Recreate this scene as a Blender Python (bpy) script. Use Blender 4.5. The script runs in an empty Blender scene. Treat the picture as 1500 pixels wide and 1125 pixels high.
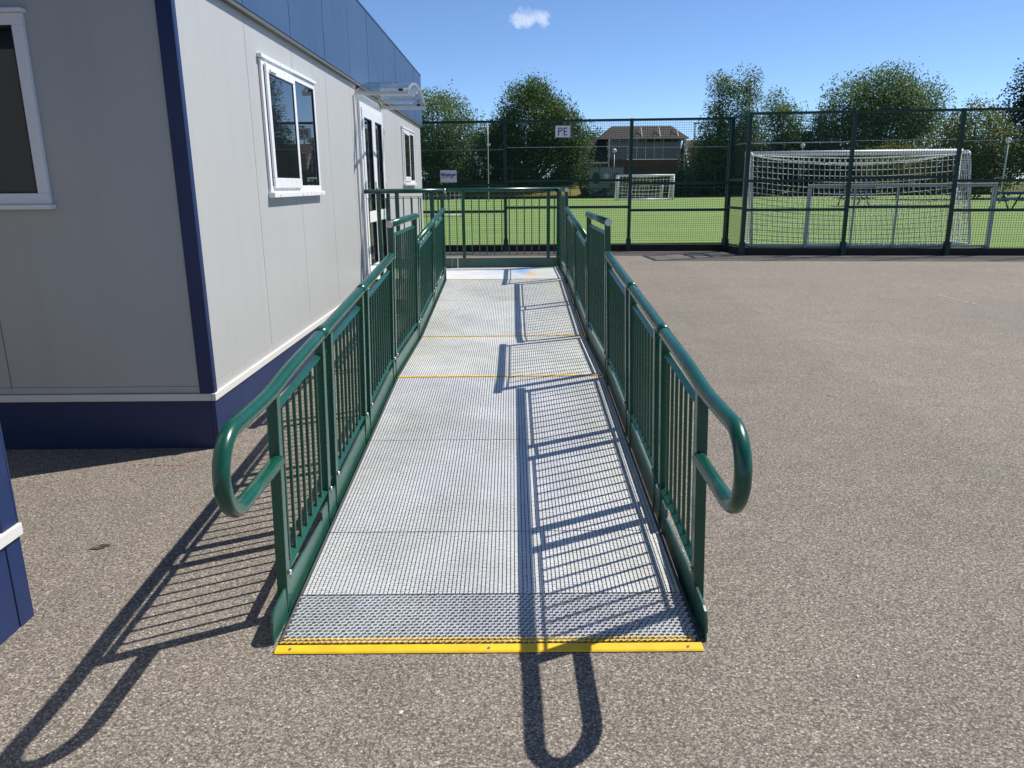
import bpy, math, random
from mathutils import Vector, Matrix
random.seed(7)
scene = bpy.context.scene
col = scene.collection
R = math.radians

# ------------------------------------------------------------------ camera
H, PITCH, ROLL, YAW = 1.585, R(14.6), R(.507), R(-.15)
fw = Vector((math.sin(YAW)*math.cos(PITCH), math.cos(YAW)*math.cos(PITCH), -math.sin(PITCH)))
r0 = Vector((math.cos(YAW), -math.sin(YAW), 0)); u0 = r0.cross(fw)
rr = r0*math.cos(ROLL) - u0*math.sin(ROLL); uu = r0*math.sin(ROLL) + u0*math.cos(ROLL)
cd = bpy.data.cameras.new('camera'); cam = bpy.data.objects.new('camera', cd); col.objects.link(cam)
m3 = Matrix((rr, uu, -fw)).transposed()
cam.matrix_world = Matrix.Translation((0, 0, H)) @ m3.to_4x4()
cd.sensor_fit = 'HORIZONTAL'; cd.sensor_width = 36; cd.lens = 36*1120/1500
cd.clip_start = .05; cd.clip_end = 4000
scene.camera = cam

# ------------------------------------------------------------------ light
TX, TY = .699, .349                       # shadow offset per metre of height, towards -X and -Y
sun_dir = Vector((TX, TY, 1)).normalized()
SUN_EL = math.asin(sun_dir.z); SUN_AZ = math.atan2(sun_dir.x, sun_dir.y)
world = bpy.data.worlds.new('World'); scene.world = world; world.use_nodes = True
wn, wl = world.node_tree.nodes, world.node_tree.links
wn.clear()
sky = wn.new('ShaderNodeTexSky'); sky.sky_type = 'NISHITA'; sky.sun_disc = False
sky.sun_elevation = SUN_EL; sky.sun_rotation = SUN_AZ; sky.air_density = .6; sky.dust_density = 0; sky.ozone_density = 6.0
bg = wn.new('ShaderNodeBackground'); bg.inputs['Strength'].default_value = .126
wo = wn.new('ShaderNodeOutputWorld')
# one small cloud, fixed in the direction in which it stands
tc = wn.new('ShaderNodeTexCoord')
def wmath(op, a, b=None):
    n = wn.new('ShaderNodeMath'); n.operation = op
    for i, v in enumerate((a, b)):
        if v is None: continue
        if isinstance(v, (int, float)): n.inputs[i].default_value = v
        else: wl.new(v, n.inputs[i])
    return n.outputs[0]
cdir = (fw + rr*((775-750)/1120) + uu*((562.5-29)/1120)).normalized()
sub = wn.new('ShaderNodeVectorMath'); sub.operation = 'SUBTRACT'; wl.new(tc.outputs['Generated'], sub.inputs[0]); sub.inputs[1].default_value = cdir
mul = wn.new('ShaderNodeVectorMath'); mul.operation = 'MULTIPLY'; wl.new(sub.outputs[0], mul.inputs[0]); mul.inputs[1].default_value = (38, 38, 78)
lng = wn.new('ShaderNodeVectorMath'); lng.operation = 'LENGTH'; wl.new(mul.outputs[0], lng.inputs[0])
nz = wn.new('ShaderNodeTexNoise'); nz.inputs['Scale'].default_value = 55; nz.inputs['Detail'].default_value = 6; nz.inputs['Roughness'].default_value = .6
wl.new(tc.outputs['Generated'], nz.inputs['Vector'])
d = wmath('SUBTRACT', wmath('ADD', wmath('MULTIPLY', nz.outputs[0], 2.6), -.75), lng.outputs['Value'])
mr = wn.new('ShaderNodeMapRange'); mr.inputs['From Min'].default_value = -.35; mr.inputs['From Max'].default_value = .75
mr.inputs['To Max'].default_value = .75
wl.new(d, mr.inputs['Value'])
mx = wn.new('ShaderNodeMix'); mx.data_type = 'RGBA'
wl.new(mr.outputs[0], mx.inputs['Factor']); wl.new(sky.outputs[0], mx.inputs[6]); mx.inputs[7].default_value = (7.2, 7.4, 7.8, 1)
wl.new(mx.outputs[2], bg.inputs['Color']); wl.new(bg.outputs[0], wo.inputs['Surface'])

sd = bpy.data.lights.new('sun', 'SUN'); sd.energy = 5.0; sd.angle = R(.53); sd.color = (1, .955, .88)
so = bpy.data.objects.new('sun', sd); col.objects.link(so)
so.rotation_euler = sun_dir.to_track_quat('Z', 'Y').to_euler(); so.location = (20, 10, 30)

vs = scene.view_settings
vs.view_transform = 'Standard'; vs.look = 'None'; vs.gamma = 1; vs.use_curve_mapping = False; vs.exposure = 0.3

# ------------------------------------------------------------------ materials
def mat_base(name):
    m = bpy.data.materials.new(name); m.use_nodes = True
    nt = m.node_tree; return m, nt, nt.nodes['Principled BSDF']
def tnoise(nt, scale, detail=3, vec=None, rough=.5):
    n = nt.nodes.new('ShaderNodeTexNoise'); n.inputs['Scale'].default_value = scale; n.inputs['Detail'].default_value = detail
    n.inputs['Roughness'].default_value = rough
    if vec is None:
        t = nt.nodes.new('ShaderNodeTexCoord'); vec = t.outputs['Object']
    nt.links.new(vec, n.inputs['Vector']); return n
def ramp(nt, src, stops):
    r_ = nt.nodes.new('ShaderNodeValToRGB'); e = r_.color_ramp.elements
    while len(e) < len(stops): e.new(.5)
    for i, (p_, c) in enumerate(stops): e[i].position = p_; e[i].color = (*c, 1) if len(c) == 3 else c
    nt.links.new(src, r_.inputs[0]); return r_.outputs[0]
def mixc(nt, fac, a, b, mode='MIX'):
    n = nt.nodes.new('ShaderNodeMix'); n.data_type = 'RGBA'; n.blend_type = mode
    for s, v in ((0, fac), (6, a), (7, b)):
        if isinstance(v, (int, float)): n.inputs[s].default_value = v
        elif isinstance(v, tuple): n.inputs[s].default_value = (*v, 1)
        else: nt.links.new(v, n.inputs[s])
    return n.outputs[2]
def bump(nt, src, strength, dist, bsdf):
    b = nt.nodes.new('ShaderNodeBump'); b.inputs['Strength'].default_value = strength; b.inputs['Distance'].default_value = dist
    nt.links.new(src, b.inputs['Height']); nt.links.new(b.outputs[0], bsdf.inputs['Normal'])
def paint(name, c, rough=.4, var=.08, scale=6, metallic=0, spec=.5, bmp=0, coat=0):
    m, nt, b = mat_base(name)
    n = tnoise(nt, scale, 5)
    lo = tuple(x*(1-var) for x in c); hi = tuple(min(1, x*(1+var)) for x in c)
    nt.links.new(ramp(nt, n.outputs[0], [(.3, lo), (.7, hi)]), b.inputs['Base Color'])
    n2 = tnoise(nt, scale*7, 4)
    mr_ = nt.nodes.new('ShaderNodeMapRange'); mr_.inputs['To Min'].default_value = rough*.85; mr_.inputs['To Max'].default_value = min(1, rough*1.18)
    nt.links.new(n2.outputs[0], mr_.inputs['Value']); nt.links.new(mr_.outputs[0], b.inputs['Roughness'])
    b.inputs['Metallic'].default_value = metallic; b.inputs['Specular IOR Level'].default_value = spec
    if coat: b.inputs['Coat Weight'].default_value = coat; b.inputs['Coat Roughness'].default_value = .15
    if bmp: bump(nt, tnoise(nt, 90, 2).outputs[0], bmp, .002, b)
    return m
M = {}
M['green'] = paint('green_powder_coat', (.003, .070, .043), .27, .10, 4, spec=.55)
M['fence_green'] = paint('fence_green', (.006, .040, .030), .45, .15, 2, spec=.35)
M['kerb_green'] = paint('kerb_green', (.014, .088, .062), .34, .14, 5, spec=.8)
M['cream'] = paint('cream_wall', (.445, .45, .44), .42, .025, .6, spec=.4, bmp=.06)
def add_streaks(m, amt):
    nt = m.node_tree; b = nt.nodes['Principled BSDF']; src = b.inputs['Base Color'].links[0].from_socket
    t = nt.nodes.new('ShaderNodeTexCoord'); mp = nt.nodes.new('ShaderNodeMapping'); mp.inputs['Scale'].default_value = (9, 9, .5); nt.links.new(t.outputs['Object'], mp.inputs[0])
    st = ramp(nt, tnoise(nt, 1.0, 6, mp.outputs[0], .7).outputs[0], [(.36, (1-amt, 1-amt*1.02, 1-amt*1.1)), (.56, (1, 1, 1))])
    c = mixc(nt, 1, src, st, 'MULTIPLY')
    mark = ramp(nt, tnoise(nt, 5.5, 8, None, .75).outputs[0], [(.70, (1, 1, 1)), (.76, (1-amt*2.2, 1-amt*2.4, 1-amt*2.6))])
    c = mixc(nt, .8, c, mark, 'MULTIPLY')
    nt.links.new(c, b.inputs['Base Color'])
add_streaks(M['cream'], .035)
M['blue'] = paint('navy_plastisol', (.016, .033, .105), .42, .08, 1.5, spec=.45, bmp=.08)
M['fascia'] = paint('blue_fascia', (.046, .094, .195), .48, .07, .9, spec=.35, bmp=.06)
add_streaks(M['blue'], .10); add_streaks(M['green'], .12); add_streaks(M['kerb_green'], .16); add_streaks(M['fascia'], .07)
M['seam'] = paint('joint_backing', (.16, .16, .155), .7, .1)  # plain grey backing that shows in the joints between wall panels
M['seam_blue'] = paint('fascia_joint', (.008, .018, .06), .7, .1)
M['strip'] = paint('base_strip', (.68, .67, .63), .4, .03, 2)
M['drip'] = paint('grey_drip_trim', (.10, .105, .095), .5, .1)
M['upvc'] = paint('white_upvc', (.80, .80, .81), .28, .02, 3)
M['gasket'] = paint('black_gasket', (.012, .012, .013), .6, .1)
M['alu'] = paint('aluminium', (.62, .62, .61), .38, .06, 8, metallic=.85)
M['steel'] = paint('zinc_bolt', (.55, .55, .54), .35, .05, 8, metallic=.9)
M['white'] = paint('white_paint', (.78, .79, .80), .4, .05, 3)
M['offwhite_alu'] = paint('mill_finish_goal_frame', (.50, .51, .52), .45, .08, 4, metallic=.3)
M['net'] = paint('white_net', (.74, .75, .74), .8, .05, 3)
M['yellow'] = paint('yellow_nosing', (.78, .47, .012), .5, .12, 14)
M['rubber'] = paint('black_plinth', (.018, .016, .015), .8, .3, 3)
M['bark'] = paint('bark', (.085, .065, .048), .9, .3, 4)
M['dark_steel'] = paint('galvanised_understructure', (.13, .135, .135), .55, .2, 6, metallic=.6)
M['lamp_glass'] = paint('lamp_globe', (.8, .8, .8), .2, .02)
M['bluepaint'] = paint('blue_bench_paint', (.03, .05, .22), .45, .1)
M['purple'] = paint('purple_print', (.16, .06, .30), .5, .2, 20)
M['redprint'] = paint('red_print', (.55, .08, .12), .5, .1)
M['blackprint'] = paint('black_print', (.02, .02, .035), .5, .1)
M['grey_clad'] = paint('grey_cladding', (.25, .235, .225), .6, .08, .8)
M['brown_clad'] = paint('brown_cladding', (.16, .085, .045), .7, .2, 1.2)
M['dark_glass'] = paint('dark_far_glass', (.02, .03, .03), .1, .1)

def deck_metal(name, c0, c1, rough):
    m, nt, b = mat_base(name)
    n = tnoise(nt, 2.2, 5, rough=.65); n2 = tnoise(nt, 45, 3)
    c = ramp(nt, n.outputs[0], [(.3, c0), (.72, c1)])
    c = mixc(nt, .25, c, ramp(nt, n2.outputs[0], [(.35, tuple(x*.75 for x in c0)), (.7, c1)]))
    tint = nt.nodes.new('ShaderNodeTexNoise'); tint.inputs['Scale'].default_value = 1.6; tint.inputs['Detail'].default_value = 3
    tt = nt.nodes.new('ShaderNodeTexCoord'); nt.links.new(tt.outputs['Object'], tint.inputs['Vector'])
    c = mixc(nt, .30, c, ramp(nt, tint.outputs[0], [(.32, (.66, .62, .72)), (.45, (.80, .80, .80)), (.56, (.80, .80, .70)), (.70, (.66, .72, .76))]))
    dirt = ramp(nt, tnoise(nt, 1.1, 7, None, .7).outputs[0], [(.35, (.80, .79, .77)), (.58, (1, 1, 1))])
    c = mixc(nt, .9, c, dirt, 'MULTIPLY')
    nt.links.new(c, b.inputs['Base Color']); b.inputs['Metallic'].default_value = .35; b.inputs['Roughness'].default_value = rough
    return m
M['deck'] = deck_metal('galvanised_mesh', (.66, .66, .66), (.82, .82, .80), .42)
M['deck_upper'] = deck_metal('dusty_upper_mesh', (.70, .695, .62), (.85, .85, .76), .45)
M['deck_under'] = deck_metal('galvanised_strand', (.36, .36, .37), (.50, .50, .50), .5)
M['deck_flap'] = deck_metal('galvanised_flap_mesh', (.62, .64, .67), (.78, .80, .82), .42)

def make_landing():
    m, nt, b = mat_base('chalky_landing_plate')
    t = nt.nodes.new('ShaderNodeTexCoord')
    base = ramp(nt, tnoise(nt, 3, 6).outputs[0], [(.3, (.60, .60, .59)), (.7, (.74, .74, .71))])
    w = nt.nodes.new('ShaderNodeTexNoise'); w.inputs['Scale'].default_value = 9; w.inputs['Detail'].default_value = 4
    mp = nt.nodes.new('ShaderNodeMapping'); mp.inputs['Scale'].default_value = (.5, 2.4, 1)
    nt.links.new(t.outputs['Object'], mp.inputs['Vector']); nt.links.new(mp.outputs[0], w.inputs['Vector'])
    def blob(cx, cy, rx, ry, colr, strength, inp):
        s = nt.nodes.new('ShaderNodeVectorMath'); s.operation = 'SUBTRACT'; nt.links.new(t.outputs['Object'], s.inputs[0]); s.inputs[1].default_value = (cx+.095, cy-2.4, 0)
        k = nt.nodes.new('ShaderNodeVectorMath'); k.operation = 'MULTIPLY'; nt.links.new(s.outputs[0], k.inputs[0]); k.inputs[1].default_value = (1/rx, 1/ry, 0)
        l = nt.nodes.new('ShaderNodeVectorMath'); l.operation = 'LENGTH'; nt.links.new(k.outputs[0], l.inputs[0])
        a = nt.nodes.new('ShaderNodeMath'); a.operation = 'MULTIPLY_ADD'; nt.links.new(w.outputs[0], a.inputs[0]); a.inputs[1].default_value = -2.2; nt.links.new(l.outputs['Value'], a.inputs[2])
        q = nt.nodes.new('ShaderNodeMapRange'); q.inputs['From Min'].default_value = .1; q.inputs['From Max'].default_value = -.7; q.inputs['To Max'].default_value = strength
        nt.links.new(a.outputs[0], q.inputs['Value'])
        return mixc(nt, q.outputs[0], inp, colr)
    c = base
    for args in [(.14, 10.55, .16, .42, (.16, .42, .78), .8), (.24, 10.2, .10, .3, (.82, .50, .18), .7), (-.25, 10.4, .35, .35, (.45, .55, .72), .45),
                 (.42, 10.6, .2, .3, (.55, .72, .50), .4), (-.5, 10.2, .3, .3, (.74, .62, .66), .35)]:
        c = blob(*args, c)
    nt.links.new(c, b.inputs['Base Color']); b.inputs['Metallic'].default_value = .2; b.inputs['Roughness'].default_value = .5
    return m
M['landing'] = make_landing()

LAY = (.053, 2.68)
def make_asphalt():
    m, nt, b = mat_base('playground_tarmac')
    t = nt.nodes.new('ShaderNodeTexCoord'); o = t.outputs['Object']
    dw = nt.nodes.new('ShaderNodeTexNoise'); dw.inputs['Scale'].default_value = 120; dw.inputs['Detail'].default_value = 2; nt.links.new(o, dw.inputs['Vector'])
    wv = nt.nodes.new('ShaderNodeVectorMath'); wv.operation = 'MULTIPLY_ADD'; nt.links.new(dw.outputs['Color'], wv.inputs[0]); wv.inputs[1].default_value = (.008,.008,.008); nt.links.new(o, wv.inputs[2])
    v = nt.nodes.new('ShaderNodeTexVoronoi'); v.inputs['Scale'].default_value = 150; nt.links.new(wv.outputs[0], v.inputs['Vector'])
    stone = nt.nodes.new('ShaderNodeSeparateColor'); nt.links.new(v.outputs['Color'], stone.inputs[0])
    stc = ramp(nt, stone.outputs[0], [(0, (.135, .117, .098)), (.4, (.215, .190, .160)), (.8, (.29, .26, .222)), (.97, (.37, .335, .29)), (1, (.48, .45, .40))])
    pit = ramp(nt, v.outputs['Distance'], [(.30, (1, 1, 1)), (.66, (.42, .40, .38))])
    c = mixc(nt, .8, stc, pit, 'MULTIPLY')
    fine = ramp(nt, tnoise(nt, 85, 5, o, .75).outputs[0], [(.36, (.42, .41, .40)), (.60, (1.2, 1.19, 1.17))])
    c = mixc(nt, .85, c, fine, 'MULTIPLY')
    big = ramp(nt, tnoise(nt, .40, 7, o, .62).outputs[0], [(.3, (.90, .90, .905)), (.7, (1.07, 1.06, 1.05))])
    c = mixc(nt, 1, c, big, 'MULTIPLY')
    mid = ramp(nt, tnoise(nt, 3.2, 6, o, .7).outputs[0], [(.3, (.93, .93, .93)), (.7, (1.06, 1.06, 1.06))])
    c = mixc(nt, 1, c, mid, 'MULTIPLY')
    # an older lay to the left of a wavering diagonal joint, and a few dark gum spots
    sp = nt.nodes.new('ShaderNodeSeparateXYZ'); nt.links.new(o, sp.inputs[0])
    def mth(op, p, q=None):
        k = nt.nodes.new('ShaderNodeMath'); k.operation = op
        for i, w in enumerate((p, q)):
            if w is None: continue
            if isinstance(w, (int, float)): k.inputs[i].default_value = w
            else: nt.links.new(w, k.inputs[i])
        return k.outputs[0]
    edge = mth('ADD', mth('SUBTRACT', sp.outputs[0], mth('MULTIPLY', sp.outputs[1], LAY[0])), mth('MULTIPLY', tnoise(nt, 1.6, 5, o, .7).outputs[0], .5))
    mr_ = nt.nodes.new('ShaderNodeMapRange'); mr_.inputs['From Min'].default_value = LAY[1]; mr_.inputs['From Max'].default_value = LAY[1]+.25; nt.links.new(edge, mr_.inputs['Value'])
    c = mixc(nt, mr_.outputs[0], mixc(nt, 1, c, (.95, .947, .945), 'MULTIPLY'), mixc(nt, 1, c, (1.03, 1.025, 1.02), 'MULTIPLY'))
    gv = nt.nodes.new('ShaderNodeTexVoronoi'); gv.inputs['Scale'].default_value = 1.1; nt.links.new(wv.outputs[0], gv.inputs['Vector'])
    gum = ramp(nt, gv.outputs['Distance'], [(.018, (.45, .44, .43)), (.034, (1, 1, 1))])
    c = mixc(nt, .9, c, gum, 'MULTIPLY')
    c = mixc(nt, 1, c, (1.33, 1.335, 1.35), 'MULTIPLY')
    nt.links.new(c, b.inputs['Base Color']); b.inputs['Roughness'].default_value = .9; b.inputs['Specular IOR Level'].default_value = .25
    hb = mixc(nt, .5, pit, fine)
    bump(nt, hb, .5, .003, b)
    return m
M['asphalt'] = make_asphalt()

def make_turf(name, c0, c1, stripes):
    m, nt, b = mat_base(name)
    t = nt.nodes.new('ShaderNodeTexCoord'); o = t.outputs['Object']
    c = ramp(nt, tnoise(nt, .35, 6, o, .6).outputs[0], [(.3, c0), (.7, c1)])
    f = ramp(nt, tnoise(nt, 22, 4, o, .7).outputs[0], [(.3, (.75, .75, .75)), (.7, (1.2, 1.2, 1.2))])
    c = mixc(nt, 1, c, f, 'MULTIPLY')
    mp = nt.nodes.new('ShaderNodeMapping'); mp.inputs['Scale'].default_value = (.06, .9, 1); nt.links.new(o, mp.inputs[0])
    c = mixc(nt, 1, c, ramp(nt, tnoise(nt, 1.3, 6, mp.outputs[0], .65).outputs[0], [(.3, (.82, .84, .80)), (.7, (1.14, 1.12, 1.16))]), 'MULTIPLY')
    nt.links.new(c, b.inputs['Base Color']); b.inputs['Roughness'].default_value = .9; b.inputs['Specular IOR Level'].default_value = .15
    bump(nt, tnoise(nt, 60, 3, o).outputs[0], .6, .02, b)
    return m
M['turf'] = make_turf('artificial_turf', (.175, .262, .078), (.210, .312, .098), True)
M['field'] = make_turf('rough_grass', (.075, .105, .025), (.16, .155, .05), False)
M['meadow'] = make_turf('dry_meadow', (.16, .15, .035), (.30, .25, .06), False)

def leaf_mat(name, c0, c1, c2):
    m, nt, b = mat_base(name)
    g = nt.nodes.new('ShaderNodeNewGeometry')
    c = ramp(nt, g.outputs['Random Per Island'], [(0, c0), (.55, c1), (1, c2)])
    c = mixc(nt, 1, c, ramp(nt, tnoise(nt, .6, 3).outputs[0], [(.3, (.75, .75, .75)), (.7, (1.2, 1.2, 1.15))]), 'MULTIPLY')
    nt.links.new(c, b.inputs['Base Color']); b.inputs['Roughness'].default_value = .55; b.inputs['Specular IOR Level'].default_value = .3
    tr = nt.nodes.new('ShaderNodeBsdfTranslucent'); nt.links.new(c, tr.inputs['Color'])
    ms = nt.nodes.new('ShaderNodeMixShader'); ms.inputs[0].default_value = .50
    nt.links.new(b.outputs[0], ms.inputs[1]); nt.links.new(tr.outputs[0], ms.inputs[2])
    nt.links.new(ms.outputs[0], nt.nodes['Material Output'].inputs['Surface'])
    return m
M['leaf_dark'] = leaf_mat('dark_foliage', (.040, .078, .022), (.078, .135, .038), (.135, .20, .06))
M['leaf_mid'] = leaf_mat('mid_foliage', (.078, .128, .050), (.135, .205, .080), (.20, .28, .125))
M['leaf_yellow'] = leaf_mat('yellow_green_foliage', (.09, .12, .02), (.17, .19, .035), (.25, .26, .06))
M['leaf_deep'] = leaf_mat('deep_foliage', (.018, .038, .015), (.036, .064, .024), (.06, .095, .035))
M['screen'] = paint('green_windbreak', (.022, .062, .045), .8, .45, 1.2)

def make_tiles(name, c0, c1, sc):
    m, nt, b = mat_base(name)
    t = nt.nodes.new('ShaderNodeTexCoord')
    br = nt.nodes.new('ShaderNodeTexBrick'); br.inputs['Scale'].default_value = sc; br.inputs['Color1'].default_value = (*c0, 1); br.inputs['Color2'].default_value = (*c1, 1)
    br.inputs['Mortar'].default_value = (*[x*.4 for x in c0], 1); br.inputs['Mortar Size'].default_value = .03
    mp = nt.nodes.new('ShaderNodeMapping'); mp.inputs['Rotation'].default_value = (R(90), 0, 0)
    nt.links.new(t.outputs['Object'], mp.inputs[0]); nt.links.new(mp.outputs[0], br.inputs['Vector'])
    c = mixc(nt, 1, br.outputs[0], ramp(nt, tnoise(nt, .8, 5).outputs[0], [(.3, (.7, .7, .7)), (.7, (1.25, 1.2, 1.15))]), 'MULTIPLY')
    nt.links.new(c, b.inputs['Base Color']); b.inputs['Roughness'].default_value = .85
    return m
M['roof'] = make_tiles('brown_roof_tiles', (.034, .027, .022), (.052, .039, .031), 2.2)
M['redroof'] = make_tiles('weathered_tiles', (.17, .13, .115), (.22, .14, .12), 2.2)
M['brick'] = make_tiles('brown_brick', (.16, .10, .07), (.20, .12, .085), 3)

def make_glass():
    m, nt, b = mat_base('window_glass')
    b.inputs['Base Color'].default_value = (.012, .016, .018, 1); b.inputs['Roughness'].default_value = .015
    b.inputs['IOR'].default_value = 1.75; b.inputs['Specular IOR Level'].default_value = .5
    n = tnoise(nt, 1.3, 1); bump(nt, n.outputs[0], .02, .02, b)
    return m
M['glass'] = make_glass()
def make_clear():
    m, nt, b = mat_base('clear_polycarbonate')
    g = nt.nodes.new('ShaderNodeBsdfGlossy'); g.inputs['Roughness'].default_value = .05; g.inputs['Color'].default_value = (.9, .93, .93, 1)
    tr = nt.nodes.new('ShaderNodeBsdfTransparent'); tr.inputs['Color'].default_value = (.95, .97, .965, 1)
    f = nt.nodes.new('ShaderNodeFresnel'); f.inputs['IOR'].default_value = 1.22
    fm = nt.nodes.new('ShaderNodeMath'); fm.operation = 'MULTIPLY'; fm.inputs[1].default_value = .45; nt.links.new(f.outputs[0], fm.inputs[0])
    ms = nt.nodes.new('ShaderNodeMixShader'); nt.links.new(fm.outputs[0], ms.inputs[0]); nt.links.new(tr.outputs[0], ms.inputs[1]); nt.links.new(g.outputs[0], ms.inputs[2])
    nt.links.new(ms.outputs[0], nt.nodes['Material Output'].inputs['Surface'])
    return m
M['clear'] = make_clear()
M['chalk'] = paint('red_chalk', (.42, .10, .085), .95, .5, 30)
M['stain'] = paint('oil_stain', (.055, .045, .035), .8, .5, 25)
M['line'] = paint('worn_white_paint', (.5, .49, .46), .9, .4, 30)

# ------------------------------------------------------------------ mesh helpers
ORIG = {}
class MB:
    def __init__(s): s.v, s.f, s.sm = [], [], []
    def face(s, idx, smooth=False): s.f.append(idx); s.sm.append(smooth)
    def box(s, x0, x1, y0, y1, z0, z1):
        n = len(s.v)
        s.v += [(x0,y0,z0),(x1,y0,z0),(x1,y1,z0),(x0,y1,z0),(x0,y0,z1),(x1,y0,z1),(x1,y1,z1),(x0,y1,z1)]
        for q in ((0,3,2,1),(4,5,6,7),(0,1,5,4),(1,2,6,5),(2,3,7,6),(3,0,4,7)): s.face([n+i for i in q])
        return s
    def bar(s, a, b, w, h, up=(0,0,1)):
        """box bar from a to b; w sideways, h along up"""
        a, b = Vector(a), Vector(b); t = (b-a).normalized(); up = Vector(up)
        sd_ = t.cross(up)
        if sd_.length < 1e-4: sd_ = t.cross(Vector((0,1,0)))
        sd_.normalize(); u = sd_.cross(t).normalized(); n = len(s.v)
        for p_ in (a, b):
            for i, j in ((-1,-1),(1,-1),(1,1),(-1,1)): s.v.append(tuple(p_ + sd_*(i*w/2) + u*(j*h/2)))
        for q in ((3,2,1,0),(4,5,6,7),(0,1,5,4),(1,2,6,5),(2,3,7,6),(3,0,4,7)): s.face([n+i for i in q])
        return s
    def tube(s, pts, r, k=12, cap=True, smooth=True):
        pts = [Vector(p_) for p_ in pts]; rs = r if isinstance(r, (list, tuple)) else [r]*len(pts)
        n0 = len(s.v); t0 = (pts[1]-pts[0]).normalized()
        ref = Vector((1,0,0)) if abs(t0.x) < .9 else Vector((0,0,1))
        u = (ref - t0*ref.dot(t0)).normalized()
        for i, p_ in enumerate(pts):
            if i == 0: t = t0
            elif i == len(pts)-1: t = (pts[-1]-pts[-2]).normalized()
            else: t = ((pts[i]-pts[i-1]).normalized() + (pts[i+1]-pts[i]).normalized()).normalized()
            u = (u - t*u.dot(t)).normalized(); w = t.cross(u)
            for j in range(k):
                a = 2*math.pi*j/k; s.v.append(tuple(p_ + (u*math.cos(a) + w*math.sin(a))*rs[i]))
        for i in range(len(pts)-1):
            for j in range(k):
                j2 = (j+1) % k
                s.face([n0+i*k+j, n0+i*k+j2, n0+(i+1)*k+j2, n0+(i+1)*k+j], smooth)
        if cap:
            s.face([n0+j for j in range(k)][::-1]); e = n0+(len(pts)-1)*k; s.face([e+j for j in range(k)])
        return s
    def prism(s, poly, axis, a, b):
        """poly in the two other axes, extruded along axis from a to b"""
        n = len(s.v); k = len(poly)
        for c in (a, b):
            for p_ in poly:
                s.v.append({'x': (c, p_[0], p_[1]), 'y': (p_[0], c, p_[1]), 'z': (p_[0], p_[1], c)}[axis])
        s.face([n+i for i in range(k)][::-1]); s.face([n+k+i for i in range(k)])
        for i in range(k): s.face([n+i, n+(i+1) % k, n+k+(i+1) % k, n+k+i])
        return s
    def sphere(s, c, r, k=10, m=6):
        n = len(s.v); c = Vector(c)
        for i in range(m+1):
            th = math.pi*i/m
            for j in range(k):
                a = 2*math.pi*j/k; s.v.append(tuple(c + Vector((math.sin(th)*math.cos(a), math.sin(th)*math.sin(a), math.cos(th)))*r))
        for i in range(m):
            for j in range(k): s.face([n+i*k+j, n+(i+1)*k+j, n+(i+1)*k+(j+1) % k, n+i*k+(j+1) % k], True)
        return s
    def build(s, name, mat, parent=None, bevel=0, fixn=True, origin=None):
        o0 = ORIG[parent.name] if parent is not None else (Vector(origin) if origin is not None else Vector((0,0,0)))
        me = bpy.data.meshes.new(name)
        me.from_pydata([tuple(Vector(v) - o0) for v in s.v], [], s.f); me.update()
        for p_, q in zip(me.polygons, s.sm): p_.use_smooth = q
        if fixn:
            import bmesh
            bm = bmesh.new(); bm.from_mesh(me); bmesh.ops.recalc_face_normals(bm, faces=bm.faces); bm.to_mesh(me); bm.free()
        me.materials.append(M[mat] if isinstance(mat, str) else mat)
        o = bpy.data.objects.new(name, me); col.objects.link(o)
        if parent is not None: o.parent = parent
        else: o.location = o0
        ORIG[o.name] = o0
        if bevel:
            b = o.modifiers.new('bevel', 'BEVEL'); b.width = bevel; b.segments = 2; b.limit_method = 'ANGLE'; b.angle_limit = R(40)
        return o
def place(src, name, parent, p_):
    """a copy sharing src's mesh (built round the origin), set at world point p_"""
    o = bpy.data.objects.new(name, src); col.objects.link(o); o.parent = parent; o.location = Vector(p_) - ORIG[parent.name]; ORIG[o.name] = ORIG[parent.name]
    return o
def proto(mb, name, mat):
    me = bpy.data.meshes.new(name); me.from_pydata(mb.v, [], mb.f); me.update()
    for p_, q in zip(me.polygons, mb.sm): p_.use_smooth = q
    me.materials.append(M[mat]); return me
def tag(o, label, cat, group=None, kind=None):
    o['label'] = label; o['category'] = cat
    if group: o['group'] = group
    if kind: o['kind'] = kind
    return o
def thing(name, loc, label, cat, group=None):
    o = bpy.data.objects.new(name, None); col.objects.link(o); o.location = loc; o.empty_display_size = .2
    ORIG[o.name] = Vector(loc); return tag(o, label, cat, group)
def struct(o): o['kind'] = 'structure'; return o
def stuff(o): o['kind'] = 'stuff'; return o

# ------------------------------------------------------------------ ground
def sheet(name, poly, z, mat, parent=None):
    b = MB(); b.v = [(x, y, z) for x, y in poly]; b.face(list(range(len(poly))))
    return b.build(name, mat, parent, fixn=False)
struct(sheet('field', [(-1500,-1500),(1500,-1500),(1500,1500),(-1500,1500)], -.03, 'field'))
yard = struct(sheet('playground', [(-60,-40),(60,-40),(60,19.6),(-60,19.6)], 0, 'asphalt'))
FX, FYL, FYR = 5.16, 19.0, 17.45           # fence corner and the two runs
PZ = .165
b = MB(); b.prism([(-45,FYL+.12),(FX+.12,FYL+.12),(FX+.12,FYR+.12),(60,FYR+.12-.1106*54.8),(60,82),(-45,82)], 'z', -.2, PZ)
struct(b.build('football_pitch', 'turf'))
b = MB(); b.v = [(-40,82.6,.0),(7.4,82.6,.0),(7.4,91,2.1),(-40,91,2.1),(7.4,101,2.3),(-40,101,2.3)]; b.face([0,1,2,3]); b.face([3,2,4,5]); b.v += [(7.4,82.6,-.1),(7.4,101,-.1)]; b.face([6,7,4,2,1])
struct(b.build('meadow_bank', 'meadow', fixn=False))
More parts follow.
